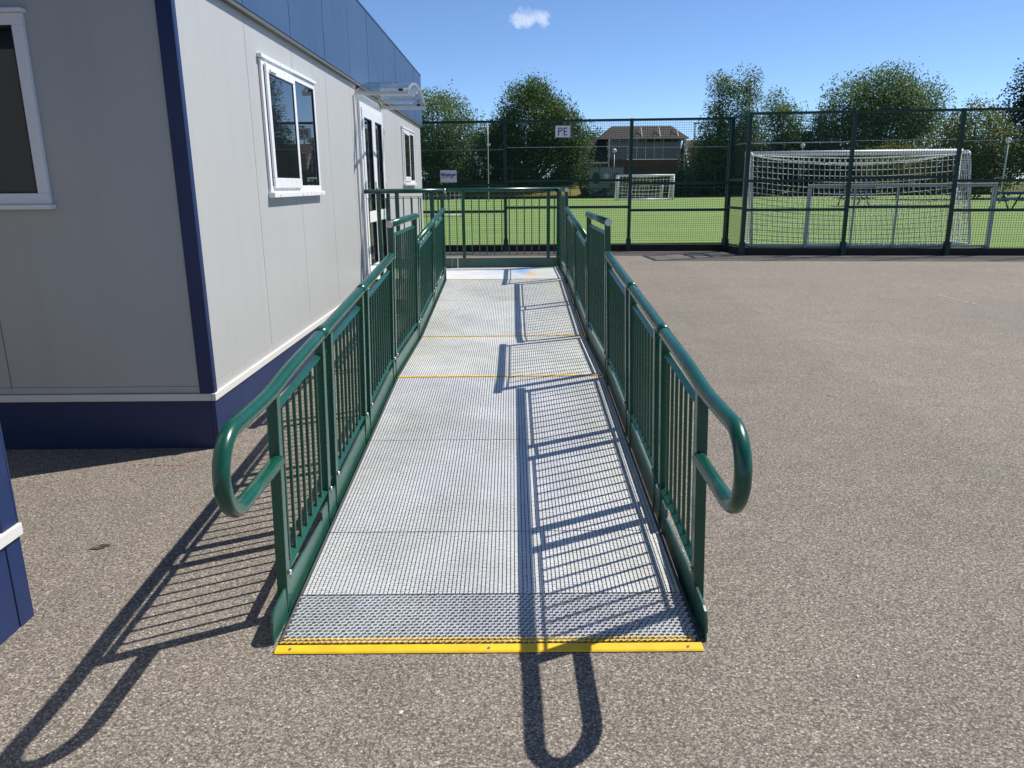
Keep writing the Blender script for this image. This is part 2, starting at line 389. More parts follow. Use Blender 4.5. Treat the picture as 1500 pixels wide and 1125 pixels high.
# chalk, stain and paint marks on the tarmac
def smear(name, pts, w, mat, z=.004):
    b = MB(); rnd = random.Random(len(pts)+int(pts[0][0]*100))
    for (x0,y0),(x1,y1) in zip(pts, pts[1:]):
        dx, dy = x1-x0, y1-y0; l = math.hypot(dx, dy); n = max(2, int(l/.02))
        for i in range(n):
            if rnd.random() < .35: continue
            t = (i+rnd.random()*.6)/n; cx, cy = x0+dx*t+rnd.gauss(0,w*.35), y0+dy*t+rnd.gauss(0,w*.35)
            k = rnd.randint(5,7); r_ = w*rnd.uniform(.25,.6); base = len(b.v)
            for j in range(k):
                a = 2*math.pi*j/k; q = r_*rnd.uniform(.6,1.2); b.v.append((cx+q*1.5*math.cos(a), cy+q*.7*math.sin(a), z+rnd.random()*.0008))
            b.face(list(range(base, base+k)))
    return b.build(name, mat, yard, fixn=False)
smear('chalk_line', [(-2.25,4.26),(-1.95,4.235),(-1.875,4.46)], .016, 'chalk')
smear('oil_stain', [(-1.93,3.19),(-1.87,3.20)], .055, 'stain')
smear('paint_mark', [(6.12,10.97),(6.13,10.5),(6.15,10.05)], .035, 'line')
b = MB(); rnd = random.Random(3)
for i in range(240):
    x, y = rnd.uniform(-4,14), rnd.uniform(1.2,17); s_ = rnd.uniform(.0025,.006); n = len(b.v); a = rnd.random()*6
    for j in range(4): b.v.append((x+s_*(1.7 if j%2 else .8)*math.cos(a+j*1.57), y+s_*(1.7 if j%2 else .8)*math.sin(a+j*1.57), .003+rnd.random()*.004))
    b.face([n,n+1,n+2,n+3])
lit = stuff(tag(b.build('litter_flecks', 'line', fixn=False), 'tiny pale chips and dry bits strewn over the tarmac', 'debris'))

# ------------------------------------------------------------------ modular buildings
WX = -1.86                                  # plane of the long walls
def window_y(parent, y0, y1, z0, z1, x, sash_near=True):
    """sliding uPVC window in a wall facing +X"""
    fr = MB(); t = .05
    fr.box(x, x+.6*.035, y0, y1, z0, z0+t).box(x, x+.6*.035, y0, y1, z1-t, z1).box(x, x+.6*.034, y0, y0+t, z0+t, z1-t).box(x, x+.6*.034, y1-t, y1, z0+t, z1-t)
    w = fr.build('window', 'upvc', parent, .004)
    ym = (y0+y1)/2
    MB().box(x+.6*.001, x+.6*.012, y0+t, y1-t, z0+t, z1-t).build('pane', 'glass', w)
    MB().box(x, x+.6*.06, y0-.02, y1+.02, z1+.001, z1+.028).build('drip_head', 'upvc', w, .003)
    MB().box(x, x+.6*.085, y0-.02, y1+.02, z0-.04, z0-.001).build('sill', 'upvc', w, .004)
    ya, yb = y0+.06, ym+.05; s = .062; g = MB()
    g.box(x+.6*.036, x+.6*.066, ya, yb, z0+.03, z0+.03+s*1.25).box(x+.6*.036, x+.6*.066, ya, yb, z1-.03-s, z1-.03)
    g.box(x+.6*.036, x+.6*.065, ya, ya+s, z0+.03+s*1.25, z1-.03-s).box(x+.6*.036, x+.6*.065, yb-s, yb, z0+.03+s*1.25, z1-.03-s)
    g.build('sash', 'upvc', w, .004)
    k = MB(); e = .008
    za, zb = z0+.03+s*1.25, z1-.03-s
    k.box(x+.6*.040, x+.6*.060, ya+s, ya+s+e, za, zb).box(x+.6*.040, x+.6*.060, yb-s-e, yb-s, za, zb).box(x+.6*.040, x+.6*.060, ya+s+e, yb-s-e, za, za+e).box(x+.6*.040, x+.6*.060, ya+s+e, yb-s-e, zb-e, zb)
    k.build('gasket', 'gasket', w)
    MB().box(x+.6*.044, x+.6*.052, ya+s+e, yb-s-e, za+e, zb-e).build('pane', 'glass', w)
    k = MB(); k.box(x+.6*.013, x+.6*.026, y1-t-e, y1-t, z0+t, z1-t).box(x+.6*.013, x+.6*.026, yb, yb+e, z0+t, z1-t)
    k.build('gasket', 'gasket', w)
    MB().box(x+.6*.067, x+.6*.085, ya+s*1.2, ya+s*1.2+.16, z1-.03-s*.8, z1-.03-s*.5).build('vent_catch', 'upvc', w, .003)
    for yy in (y0+.12, ym, y1-.12): MB().box(x+.6*.086, x+.6*.092, yy, yy+.03, z0-.028, z0-.015).build('drain_cap', 'upvc', w)
    return w

bld = thing('modular_building', (WX-.1, 4.6, 0), 'long cream modular building with navy skirt and blue roof fascia beside the ramp', 'building')
BY0, BY1, BX0 = 4.56, 16.28, -8.2
ZS, ZT = .355, 2.78
MB().box(BX0, WX-.006, BY0+.006, BY1-.006, ZS, ZT).build('wall_core', 'seam', bld)
MB().box(BX0-.03, WX-.002, BY0-.03, BY1, ZT+.002, 3.62).build('roof', 'seam_blue', bld)
joints = [4.60, 5.77, 6.945, 8.16, 9.36, 9.735, 11.395, 11.77, 12.97, 14.17, 15.37, BY1]
for i in range(len(joints)-1):
    a, c = joints[i]+.003, joints[i+1]-.003
    z0 = 2.60 if i == 5 else .415
    MB().box(WX-.005, WX, a, c, z0, ZT).build('wall_panel', 'cream', bld)
    if i != 5: MB().box(WX-.005, WX+.004, a-.002, c+.002, .358, .412).build('base_flashing', 'cream', bld)
fj = [WX-.08, -3.10, -4.30, -5.5, -6.7, BX0]
for i in range(len(fj)-1):
    a, c = fj[i+1]+.003, fj[i]-.003
    MB().box(a, c, BY0, BY0+.005, .40, ZT).build('wall_panel', 'cream', bld)
    MB().box(a-.002, c+.002, BY0-.003, BY0+.005, .358, .398).build('base_flashing', 'cream', bld)
# corner trim: two flanges
MB().box(WX-.078, WX+.012, BY0-.012, BY0-.001, .356, ZT-.01).build('corner_trim', 'blue', bld, .002)
MB().box(WX+.001, WX+.0125, BY0-.001, BY0+.040, .356, ZT-.01).build('corner_trim', 'blue', bld, .002)
# strip and skirt
MB().box(WX-.004, WX+.022, BY0-.022, BY1+.01, .310, .356).build('base_strip', 'strip', bld, .003)
MB().box(BX0, WX-.006, BY0-.022, BY0-.002, .311, .355).build('base_strip', 'strip', bld, .003)
sk = [BY0, 6.0, 8.4, 10.8, 13.2, BY1]
for i in range(len(sk)-1): MB().box(WX-.02, WX+.010, sk[i]+.002, sk[i+1]-.002, -.02, .309).build('skirt_panel', 'blue', bld)
sk = [WX-.021, -4.3, -6.7, BX0]
for i in range(len(sk)-1): MB().box(sk[i+1]+.002, sk[i]-.002, BY0-.010, BY0+.02, -.02, .309).build('skirt_panel', 'blue', bld)
MB().box(WX-.021, WX+.010, BY0-.010, BY0+.0015, -.02, .309).build('skirt_corner', 'blue', bld)
# fascia
fs = [4.50, 6.81, 9.20, 11.62, 14.02, 16.32]
for i in range(len(fs)-1):
    p_ = MB().box(WX+.012, WX+.045, fs[i]+.005, fs[i+1]-.005, ZT-.005, 3.70).build('fascia_panel', 'fascia', bld, .003)
    ym = (fs[i]+fs[i+1])/2
    MB().box(WX+.0455, WX+.0475, ym-.004, ym+.004, ZT, 3.69).build('joint_cover', 'fascia', p_)
MB().box(WX+.002, WX+.040, 4.50, 16.32, ZT-.034, ZT-.006).build('drip_trim', 'drip', bld)
MB().box(WX-.05, WX+.052, 4.49, 16.33, 3.701, 3.722).build('roof_trim', 'fascia', bld, .003)
MB().box(BX0, WX+.045, 4.47, 4.499, ZT-.005, 3.70).build('fascia_panel', 'fascia', bld, .003)
window_y(bld, 6.02, 7.60, 1.545, 2.505, WX+.001)
window_y(bld, 13.47, 15.02, 1.63, 2.53, WX+.001)
# window in the shaded end wall (faces the camera)
x0, x1, z0, z1, yf = -4.35, -2.665, 1.50, 2.515, BY0-.001; t = .062
fr = MB(); fr.box(x0, x1, yf-.034, yf, z0, z0+t).box(x0, x1, yf-.034, yf, z1-t, z1).box(x0, x0+t, yf-.033, yf, z0+t, z1-t).box(x1-t, x1, yf-.033, yf, z0+t, z1-t).box(-3.55, -3.48, yf-.033, yf, z0+t, z1-t)
w = fr.build('window', 'upvc', bld, .004)
MB().box(x0+t, x1-t, yf-.012, yf, z0+t, z1-t).build('pane', 'glass', w)
e = .009
MB().box(x1-t-e, x1-t, yf-.028, yf-.013, z0+t, z1-t).box(-3.48, x1-t-e, yf-.028, yf-.013, z0+t, z0+t+e).box(-3.48, x1-t-e, yf-.028, yf-.013, z1-t-e, z1-t).build('gasket', 'gasket', w)
MB().box(x0-.015, x1+.015, yf-.07, yf, z0-.028, z0-.001).build('sill', 'upvc', w, .004)
MB().box(x0-.015, x1+.015, yf-.05, yf, z1+.001, z1+.022).build('drip_head', 'upvc', w, .003)
# double door
dy0, dy1, dz0, dz1 = 9.74, 11.39, .44, 2.58
f_ = MB(); x = WX+.001; t = .06
f_.box(x-.05, x+.03, dy0, dy0+t, dz0, dz1).box(x-.05, x+.03, dy1-t, dy1, dz0, dz1).box(x-.05, x+.03, dy0+t, dy1-t, dz1-t, dz1).box(x-.05, x+.06, dy0+t, dy1-t, dz0-.03, dz0)
fro = f_.build('door_frame', 'upvc', bld, .004)
dm = (dy0+dy1)/2
for a, c in ((dy0+t+.004, dm-.002), (dm+.002, dy1-t-.004)):
    s = .11; lf = MB(); za, zb, zm = dz0+.012, dz1-t-.004, 1.20
    lf.box(x-.02, x+.045, a, a+s, za, zb).box(x-.02, x+.045, c-s, c, za, zb).box(x-.02, x+.044, a+s, c-s, za, za+.14).box(x-.02, x+.044, a+s, c-s, zb-s, zb).box(x-.02, x+.044, a+s, c-s, zm-.07, zm+.07)
    dr = lf.build('door', 'upvc', bld, .005)
    for p0, p1 in ((za+.14, zm-.07), (zm+.07, zb-s)):
        MB().box(x-.005, x+.012, a+s, c-s, p0, p1).build('pane', 'glass', dr)
        g = MB(); e = .01
        g.box(x+.013, x+.036, a+s, a+s+e, p0, p1).box(x+.013, x+.036, c-s-e, c-s, p0, p1).box(x+.013, x+.036, a+s+e, c-s-e, p1-e, p1).box(x+.013, x+.036, a+s+e, c-s-e, p0, p0+e).build('gasket', 'gasket', dr)
    edge = a-.012 if a < dm-.1 else c-.012
    for zz in (.75, 1.55, 2.28): MB().box(x+.046, x+.062, edge, edge+.03, zz, zz+.10).build('hinge', 'upvc', dr, .003)
h = MB().box(x+.046, x+.056, dm-.09, dm-.055, 1.42, 1.64); h.bar((x+.085, dm-.072, 1.55), (x+.085, dm-.21, 1.55), .018, .022); h.bar((x+.056, dm-.072, 1.55), (x+.09, dm-.072, 1.55), .018, .018)
h.build('door_handle', 'alu', bld, .003)
MB().box(WX+.001, WX+.02, 9.50, 9.53, .45, 2.62).build('cable_conduit', 'strip', bld)
# barrel-vault canopy over the door
cy0, cy1, cx1, cz = 9.66, 11.46, -1.22, 2.655
rise = .16
cn = MB()
for yy in (cy0, cy1): cn.box(WX+.003, cx1, yy-.022, yy+.022, cz-.022, cz+.02)
can = cn.build('door_canopy', 'alu', bld, .004)
def arch(xa, xb, dz, th, name, mat):
    k = 18; P = []
    for i in range(k+1):
        u = i/k*2-1; P.append((cy0+(cy1-cy0)*i/k, cz+.02+dz+rise*(1-u*u)))
    m_ = MB()
    for i in range(k):
        (ya, za), (yb, zb) = P[i], P[i+1]; n = len(m_.v)
        for xx in (xa, xb):
            m_.v += [(xx,ya,za),(xx,yb,zb),(xx,yb,zb+th),(xx,ya,za+th)]
        for q in ((0,1,5,4),(2,3,7,6),(0,4,7,3),(1,2,6,5),(0,3,2,1),(4,5,6,7)): m_.face([n+j for j in q])
    return m_.build(name, mat, can)
arch(WX+.004, cx1-.01, .030, .005, 'canopy_sheet', 'clear')
arch(cx1-.022, cx1+.004, .0, .016, 'canopy_arch', 'alu')
arch(WX+.004, WX+.028, .0, .016, 'canopy_arch', 'alu')
MB().box(WX+.001, WX+.004, cy0+.05, cy1-.05, cz-.06, cz+.02).build('back_plate', 'alu', can)
for yy in (cy0+.0, cy1):
    MB().box(cx1-.12, cx1-.07, yy-.026, yy+.026, cz+.021, cz+.045).build('clamp', 'gasket', can)

b2 = thing('modular_building', (WX-.1, 2.5, 0), 'navy and cream corner of the nearer modular building at the left edge', 'building')
B1, B0 = 2.615, -9.4
MB().box(-8.2, WX-.006, B0, B1-.006, ZS, ZT).build('wall_core', 'seam', b2)
js = [B1-.085, 1.4, .2, -1.0, -2.2, -3.4, -4.6, -5.8, -7.0, -8.2, B0]
for i in range(len(js)-1): MB().box(WX-.005, WX, js[i+1]+.003, js[i]-.003, .385, ZT).build('wall_panel', 'cream', b2)
MB().box(WX-.004, WX+.012, B1-.083, B1, .386, ZT-.01).build('corner_trim', 'blue', b2, .002)
MB().box(WX-.09, WX+.012, B1+.001, B1+.011, .386, ZT-.01).build('corner_trim', 'blue', b2, .002)
MB().box(WX-.004, WX+.022, B0, B1+.012, .338, .384).build('base_strip', 'strip', b2, .003)
MB().box(WX-.02, WX+.010, B1-.078, B1+.004, -.02, .337).build('skirt_corner', 'blue', b2, .002)
sk = [B1-.081, .2, -2.2, -4.6, -7.0, B0]
for i in range(len(sk)-1): MB().box(WX-.02, WX+.008, sk[i+1]+.002, sk[i]-.002, -.02, .337).build('skirt_panel', 'blue', b2)
MB().box(-8.2, WX-.022, B1-.012, B1+.004, -.02, .337).build('skirt_panel', 'blue', b2)
MB().box(-8.2, WX-.092, B1-.005, B1, .385, ZT).build('wall_panel', 'cream', b2)
for i in range(5): MB().box(WX+.012, WX+.045, 2.66-2.4*(i+1)+.005, 2.66-2.4*i-.005, ZT-.005, 3.70).build('fascia_panel', 'fascia', b2, .003)
MB().box(-8.2, WX+.011, B0, 2.66, ZT+.001, 3.69).build('roof', 'seam_blue', b2)

# ------------------------------------------------------------------ access ramp
XC = -.095; HW = .75
PROF = [(2.35,.006),(2.69,.037),(5.38,.242),(6.90,.242),(9.68,.435),(11.12,.435)]
def dz(y):
    if y <= PROF[0][0]: return PROF[0][1]
    for (a, za), (c, zc) in zip(PROF, PROF[1:]):
        if y <= c: return za + (zc-za)*(y-a)/(c-a)
    return PROF[-1][1]
rampo = thing('access_ramp', (XC, 2.4, 0), 'galvanised mesh wheelchair ramp with green handrails leading up to the door', 'ramp')
def strands(y0, y1, parent, mat, colw=.018, rowp=.0135, wid=.66, tilt=.12, drop=0):
    b = MB(); x0, x1 = XC-HW+.010, XC+HW-.010
    nx = int((x1-x0)/colw); colw = (x1-x0)/nx; nr = max(2, round((y1-y0-.006)/rowp)); rowp = (y1-y0-.006)/nr
    V, F = b.v, b.f
    hw = rowp*wid/2
    for j in range(nr):
        yc = y0+.003+(j+.5)*rowp; n = len(V)
        for i in range(nx+1):
            x = x0+i*colw; y = yc + (rowp/2)*(1 if (i+j) % 2 else -1)*.8
            z = dz(y)-drop
            ht = tilt*hw
            V.append((x, y-hw, z-ht-.004)); V.append((x, y-hw, z-ht)); V.append((x, y+hw, z+ht))
        for i in range(nx):
            a = n+3*i
            F.append([a, a+3, a+4, a+1]); F.append([a+1, a+4, a+5, a+2])
    b.sm = [False]*len(F)
    return stuff(b.build('mesh_strands', mat, parent, fixn=False))
def treads(y0, y1, parent, mat, colw=.0165, rowp=.0140, stag=0, tl=.0007, fx=.37, fy=.40, sks=.10):
    """raised slanted lugs in straight columns, carried by the strands"""
    b = MB(); x0, x1 = XC-HW+.010, XC+HW-.010
    nx = int((x1-x0)/colw); colw = (x1-x0)/nx; nr = max(2, round((y1-y0-.006)/rowp)); rowp = (y1-y0-.006)/nr
    V, F = b.v, b.f; rnd = random.Random(int(y0*100))
    hx, hy = colw*fx, rowp*fy
    for j in range(nr):
        yc = y0+.003+(j+.5)*rowp
        for i in range(nx):
            x = x0+(i+.5+stag*(.25 if j % 2 else -.25))*colw; z = dz(yc)+rnd.uniform(-.0006,.0006); sk = rowp*sks; n = len(V)
            V += [(x-hx, yc-hy-sk, z-.005), (x+hx, yc-hy+sk, z-.005), (x-hx, yc-hy-sk, z-tl), (x+hx, yc-hy+sk, z-tl), (x+hx, yc+hy+sk, z+tl), (x-hx, yc+hy-sk, z+tl)]
            F.append([n, n+1, n+3, n+2]); F.append([n+2, n+3, n+4, n+5])
    b.sm = [False]*len(F)
    return stuff(b.build('tread_lugs', mat, parent, fixn=False))
plates = [(2.40,2.69),(2.69,3.17),(3.17,4.22),(4.22,5.37),(5.40,6.88),(6.92,8.45),(8.45,9.66)]
for i, (a, c) in enumerate(plates):
    fr = MB()
    for xx in (XC-HW+.004, XC+HW-.004): fr.bar((xx, a+.002, dz(a)-.006), (xx, c-.002, dz(c)-.006), .008, .014)
    for yy in (a+.005, c-.005): fr.box(XC-HW+.009, XC+HW-.009, yy-.003, yy+.003, dz(yy)-.020, dz(yy)-.008)
    for q in range(1, 4):
        yy = a+(c-a)*q/4
        if c-a > .6: fr.box(XC-HW+.009, XC+HW-.009, yy-.02, yy+.02, dz(yy)-.045, dz(yy)-.010)
    p_ = fr.build('deck_plate', 'dark_steel', rampo)
    if i == 0: strands(a, c, p_, 'deck_under', .022, .0165, .45, 0, .006); treads(a, c, p_, 'deck_flap', .0215, .0165, 1, -.0016, .45, .40, .20)
    else: strands(a, c, p_, 'deck_under', .033, .0140, .50, 0, .006); treads(a, c, p_, 'deck_upper' if a > 5.3 else 'deck')
# landing plate, seamed
MB().prism([(9.69,.424),(11.10,.424),(11.10,.435),(9.69,.435)], 'x', XC-HW+.06, XC+HW).build('landing_plate', 'landing', rampo, .002)
MB().box(WX+.03, XC-HW+.056, 9.80, 11.10, .424, .435).build('landing_plate', 'landing', rampo, .002)
MB().box(XC-HW, XC-HW+.056, 9.69, 9.796, .424, .435).build('landing_plate', 'landing', rampo)
# yellow nosing: a bevelled strip plus painted first rows
n_ = MB(); n_.prism([(2.350,.0035),(2.385,.0035),(2.390,.012),(2.356,.008)], 'x', XC-HW-.002, XC+HW+.002)
ns = n_.build('front_nosing', 'yellow', rampo)
b = MB(); q = .0175
for j in range(2):
    for i in range(70):
        xx = XC-HW+.014+i*.021+(j % 2)*.0105; yy = 2.400+j*q
        b.bar((xx-.008, yy-.003, dz(yy)+.003), (xx+.006, yy+.004, dz(yy)+.003), .006, .005)
stuff(b.build('nosing_teeth', 'yellow', ns))
for xx in (XC-.70, XC, XC+.70): MB().tube([(xx, 2.368, .006), (xx, 2.368, .0125)], .0055, 10).build('screw', 'steel', ns)
for yy in (5.385, 6.90, 9.672):
    b = MB()
    for i in range(83):
        xx = XC-HW+.016+i*.018; hw_ = .013 if yy < 6 else .007; b.box(xx-.006, xx+.0062, yy-hw_, yy+hw_, dz(yy)-.003, dz(yy)+.004)
    b.box(XC-HW+.004, XC+HW-.004, yy-.012, yy+.012, dz(yy)-.010, dz(yy)-.0005)
    b.build('yellow_edge_strip', 'yellow', rampo)
# side beams, cross beams and legs under the deck
for s in (-1, 1):
    xx = XC+s*(HW-.03); b = MB()
    for (a, za), (c, zc) in zip(PROF[1:], PROF[2:]): b.bar((xx, a+.05, za-.075), (xx, c-.002, zc-.075), .04, .10)
    b.build('side_beam', 'dark_steel', rampo)
for yy in (4.2, 5.4, 6.85, 8.4, 9.7, 11.0):
    MB().box(XC-HW+.06, XC+HW-.06, yy-.025, yy+.025, dz(yy)-.11, dz(yy)-.05).build('cross_beam', 'dark_steel', rampo)
    for s in (-1, 1):
        xx = XC+s*(HW-.03); l = MB().box(xx-.02, xx+.02, yy-.02, yy+.02, .01, dz(yy)-.126); l.box(xx-.05, xx+.05, yy-.05, yy+.05, 0, .009); l.build('leg', 'dark_steel', rampo)
for xx in (-1.75, -1.0):
    for yy in (9.9, 11.0): MB().box(xx-.02, xx+.02, yy-.02, yy+.02, 0, .424).build('leg', 'dark_steel', rampo)
# kerbs
KH = .098
def kerb(s, y0, y1, nose=False):
    x = XC+s*(HW+.019); xo = x+s*.006; b = MB()
    ys = [y0 + (y1-y0)*i/14 for i in range(15)]
    for br in (2.69, 5.38, 6.90, 9.68):
        if y0 < br < y1: ys.append(br)
    if nose: ys += [y0+.012, y0+.03, y0+.06, y0+.10]
    ys.sort()
    top = []
    for y in ys:
        t = dz(y)+KH
        if nose:
            k = min(1, (y-y0)/.11); t = min(t, .040+(.095)*math.sqrt(max(0, 1-(1-k)**2)))
        top.append(t)
    n = len(ys)
    for i, y in enumerate(ys):
        lo = max(.0015, dz(y)-.045); b.v += [(x, y, lo), (x, y, top[i]), (xo+s*.003, y, top[i]-.001), (xo+s*.003, y, top[i]-.006), (xo, y, top[i]-.006), (xo, y, lo)]
    for i in range(n-1):
        for j in range(6): b.face([i*6+j, i*6+(j+1) % 6, (i+1)*6+(j+1) % 6, (i+1)*6+j])
    b.face([0,1,2,3,4,5]); b.face([(n-1)*6+j for j in range(6)])
    return b.build('kerb', 'kerb_green', rampo)
for s in (-1, 1):
    kerb(s, 2.41, 3.165, True); kerb(s, 3.17, 5.375); kerb(s, 5.38, 6.895); kerb(s, 6.90, 9.675)
kerb(1, 9.68, 11.09)
MB().box(XC-HW-.03, XC-HW+.045, 11.105, 11.113, .40, .57).build('kerb', 'kerb_green', rampo)
MB().box(XC-HW+.058, XC+HW-.01, 11.105, 11.113, .40, .57).build('kerb', 'kerb_green', rampo)
MB().box(WX+.03, XC-HW-.034, 11.105, 11.113, .40, .57).build('kerb', 'kerb_green', rampo)
# railings ---------------------------------------------------------------
def railx(s, t): return XC + s*(.785 - .025*t)       # lean inwards: t=0 foot, 1 at rail
RS, RL = .865, 1.085                                  # rail centre above deck: slope, landing
BOLT = proto(MB().tube([(-.004,0,0),(.004,0,0)], .011, 8), 'bolt_head', 'steel')
BARM = {}
def bar_mesh(s, hgt):
    k = (s, round(hgt, 3))
    if k not in BARM:
        lean = -s*.025*hgt/.9
        BARM[k] = proto(MB().tube([(0,0,0),(lean,0,hgt)], .0074, 8, False), 'bar', 'green')
    return BARM[k]
def panel(s, y0, y1, rail_h, nbars, foot_drop=.06):
    hb, ht = .150, rail_h-.082
    lx = lambda h_: railx(s, h_/rail_h)
    pan = MB().bar((lx(ht), y0+.02, dz(y0+.02)+ht), (lx(ht), y1-.02, dz(y1-.02)+ht), .026, .007, (-s*.6,0,.8)).build('railing_panel', 'green', rampo, .002)
    MB().bar((lx(hb), y0+.02, dz(y0+.02)+hb), (lx(hb), y1-.02, dz(y1-.02)+hb), .034, .007, (-s*.5,0,.85)).build('bottom_bar', 'green', pan, .002)
    for yy in (y0, y1):
        zt = dz(yy)+rail_h-.020; zb = max(.02, dz(yy)-foot_drop)
        p_ = MB(); p_.bar((railx(s,-.05), yy, zb), (railx(s,1), yy, zt), .040, .042, (0,1,0)); p_.build('post', 'green', pan, .004)
        for hz in (.13,):
            place(BOLT, 'bolt', pan, (railx(s, hz/rail_h)-s*.027, yy+(.0), dz(yy)+hz+.02))
    for i in range(nbars):
        yy = y0 + (y1-y0)*(i+1)/(nbars+1)
        place(bar_mesh(s, ht-hb), 'bar', pan, (lx(hb), yy, dz(yy)+hb))
    return pan
def link(s, ya, yb, rail_h):
    """short bridging pieces in the gap between two modules"""
    g = MB()
    for h_ in (.150, rail_h-.10): 
        g.bar((railx(s,h_/rail_h)+s*.006, ya+.024, dz(ya)+h_), (railx(s,h_/rail_h)+s*.006, yb-.024, dz(yb)+h_), .02, .006)
    ym = (ya+yb)/2
    g.tube([(railx(s,.2), ym, dz(ym)+.150), (railx(s,.9), ym, dz(ym)+rail_h-.10)], .0065, 8)
    return g.build('gap_link', 'green', rampo)
def handrail(s, y0, y1, rail_h, loop=False, caps=(False, False)):
    x = railx(s, 1); P = []
    if loop:
        ps = 2.60; za = .622; yc = 2.215; ztop = .878
        r_ = (ztop-za)/2; zc = (ztop+za)/2
        P += [(x, ps-.0, za+.006)]; P += [(x, yc+.05, za)]
        for i in range(17):
            a = -math.pi/2 - math.pi*i/16; P.append((x, yc+r_*math.cos(a), zc+r_*math.sin(a)))
        P += [(x, yc+.10, ztop), (x, 2.50, ztop+.002), (x, 2.60, ztop+.008)]
        P += [(x, 2.72, dz(2.72)+rail_h-.004), (x, 2.85, dz(2.85)+rail_h)]
    else: P += [(x, y0, dz(y0)+rail_h)]
    P += [(x, y1, dz(y1)+rail_h)]
    hr = MB().tube(P, .0262, 20).build('handrail', 'green', rampo)
    for k, on in enumerate(caps):
        if on:
            yy = (y0, y1)[k]; d_ = -1 if k == 0 else 1
            MB().tube([(x, yy, dz(yy)+rail_h), (x, yy+d_*.012, dz(yy)+rail_h)], .0255, 16).build('end_cap', 'steel', hr)
    return hr
def sleeve(s, y, rail_h, hr):
    x = railx(s, 1)
    MB().tube([(x, y-.07, dz(y-.07)+rail_h), (x, y+.07, dz(y+.07)+rail_h)], .0267, 20).build('rail_sleeve', 'green', hr)
for s in (-1, 1):
    panel(s, 2.61, 3.30, RS, 7); link(s, 3.30, 3.46, RS); panel(s, 3.46, 4.24, RS, 8); link(s, 4.24, 4.40, RS); panel(s, 4.40, 5.34, RS, 10)
    hr = handrail(s, 2.6, 5.42, RS, True); sleeve(s, 3.38, RS, hr); sleeve(s, 4.32, RS, hr)
    panel(s, 5.47, 6.82, RL, 11)
    handrail(s, 5.42, 6.90, RL, False, (True, True))
    panel(s, 6.93, 8.22, RS, 11); link(s, 8.22, 8.38, RS); panel(s, 8.38, 9.60, RS, 10)
    hr = handrail(s, 6.90, 9.66, RS, False, (True, False)); sleeve(s, 8.30, RS, hr)
panel(1, 9.72, 11.07, RL, 12); handrail(1, 9.68, 11.12, RL, False, (True, False))
# guard rails running across: back of the landing and the near side of its door wing
def cross_guard(y, xa, xb, posts, lo_x):
    zr = .435+RL
    hr = MB().tube([(xa, y, zr), (xb, y, zr)], .0262, 18).build('handrail', 'green', rampo)
    pan = MB().box(xa+.02, xb-.02, y-.019, y+.019, zr-.088, zr-.081).build('railing_panel', 'green', rampo)
    MB().box(xa+.02, xb-.02, y-.019, y+.019, .616, .623).build('bottom_bar', 'green', pan)
    for px in posts: MB().box(px-.023, px+.023, y-.023, y+.023, .40, zr-.02).build('post', 'green', pan, .003)
    n = int((xb-xa)/.107)
    for i in range(n+1):
        xx = xa+.05+i*.107
        if xx > xb-.03 or any(abs(xx-px) < .035 for px in posts): continue
        place(bar_mesh(0, .815), 'bar', pan, (xx, y, .62))
    return hr
cross_guard(11.14, WX+.05, XC+.755, (WX+.10, -.70, .51, XC+.745), 0)
hr = cross_guard(9.735, WX+.03, XC-.76, (-1.66, -1.43, -1.00, XC-.775), 0)
MB().tube([(XC-.745, 9.735, .435+RL), (XC-.730, 9.735, .435+RL)], .029, 14).build('end_cap', 'steel', hr)

# ------------------------------------------------------------------ pitch fence
def run(fence, pts, ztop, offs, zb=.14):
    """posts at pts (x,y); between each pair rails and a wire mesh bay"""
    for k, (x, y) in enumerate(pts):
        if pts[k] is None: continue
        MB().box(x-.036, x+.036, y-.036, y+.036, 0, ztop+.03).build('post', 'fence_green', fence, .004)
        MB().box(x-.055, x+.055, y-.055, y+.055, 0, .30).build('post_sleeve', 'fence_green', fence)
    for k in range(len(pts)-1):
        a, c = Vector((*pts[k], 0)), Vector((*pts[k+1], 0)); t = (c-a).normalized(); L = (c-a).length; o = offs[k % len(offs)]
        nrm = Vector((-t.y, t.x, 0)); back = nrm*.03
        a2, c2 = a+t*.037, c-t*.037
        MB().bar(a2+Vector((0,0,ztop)), c2+Vector((0,0,ztop)), .05, .05).build('rail', 'fence_green', fence)
        for zz in (1.62+o, 1.0+o): MB().bar(a2+Vector((0,0,zz)), c2+Vector((0,0,zz)), .05, .06).build('rail', 'fence_green', fence)
        g = MB(); n = int(L/.052); wd = .0052
        zlo = zb+.01
        for i in range(1, n):
            p_ = a + t*(L*i/n) + back; g.bar(p_+Vector((0,0,zlo)), p_+Vector((0,0,ztop-.03)), wd, wd, t)
        zz = zlo
        while zz < ztop-.03:
            w_ = wd*(1.0 if zz < 1.6 else 1.25)
            g.bar(a2+back*1.17+Vector((0,0,zz)), c2+back*1.17+Vector((0,0,zz)), wd, w_); zz += .05
        stuff(g.build('wire_mesh', 'fence_green', fence, fixn=False))
        MB().bar(a2+back*1.6+Vector((0,0,2.42+o*.5)), c2+back*1.6+Vector((0,0,2.42+o*.5)), .008, .014).build('mesh_joint', 'alu', fence)
        MB().bar(a2-nrm*(-.06)+Vector((0,0,.07)), c2-nrm*(-.06)+Vector((0,0,.07)), .10, .17).build('plinth_board', 'rubber', fence)
fl = thing('pitch_fence', (1, FYL, 0), 'dark green mesh pitch fence set back behind the ramp and landing', 'fence')
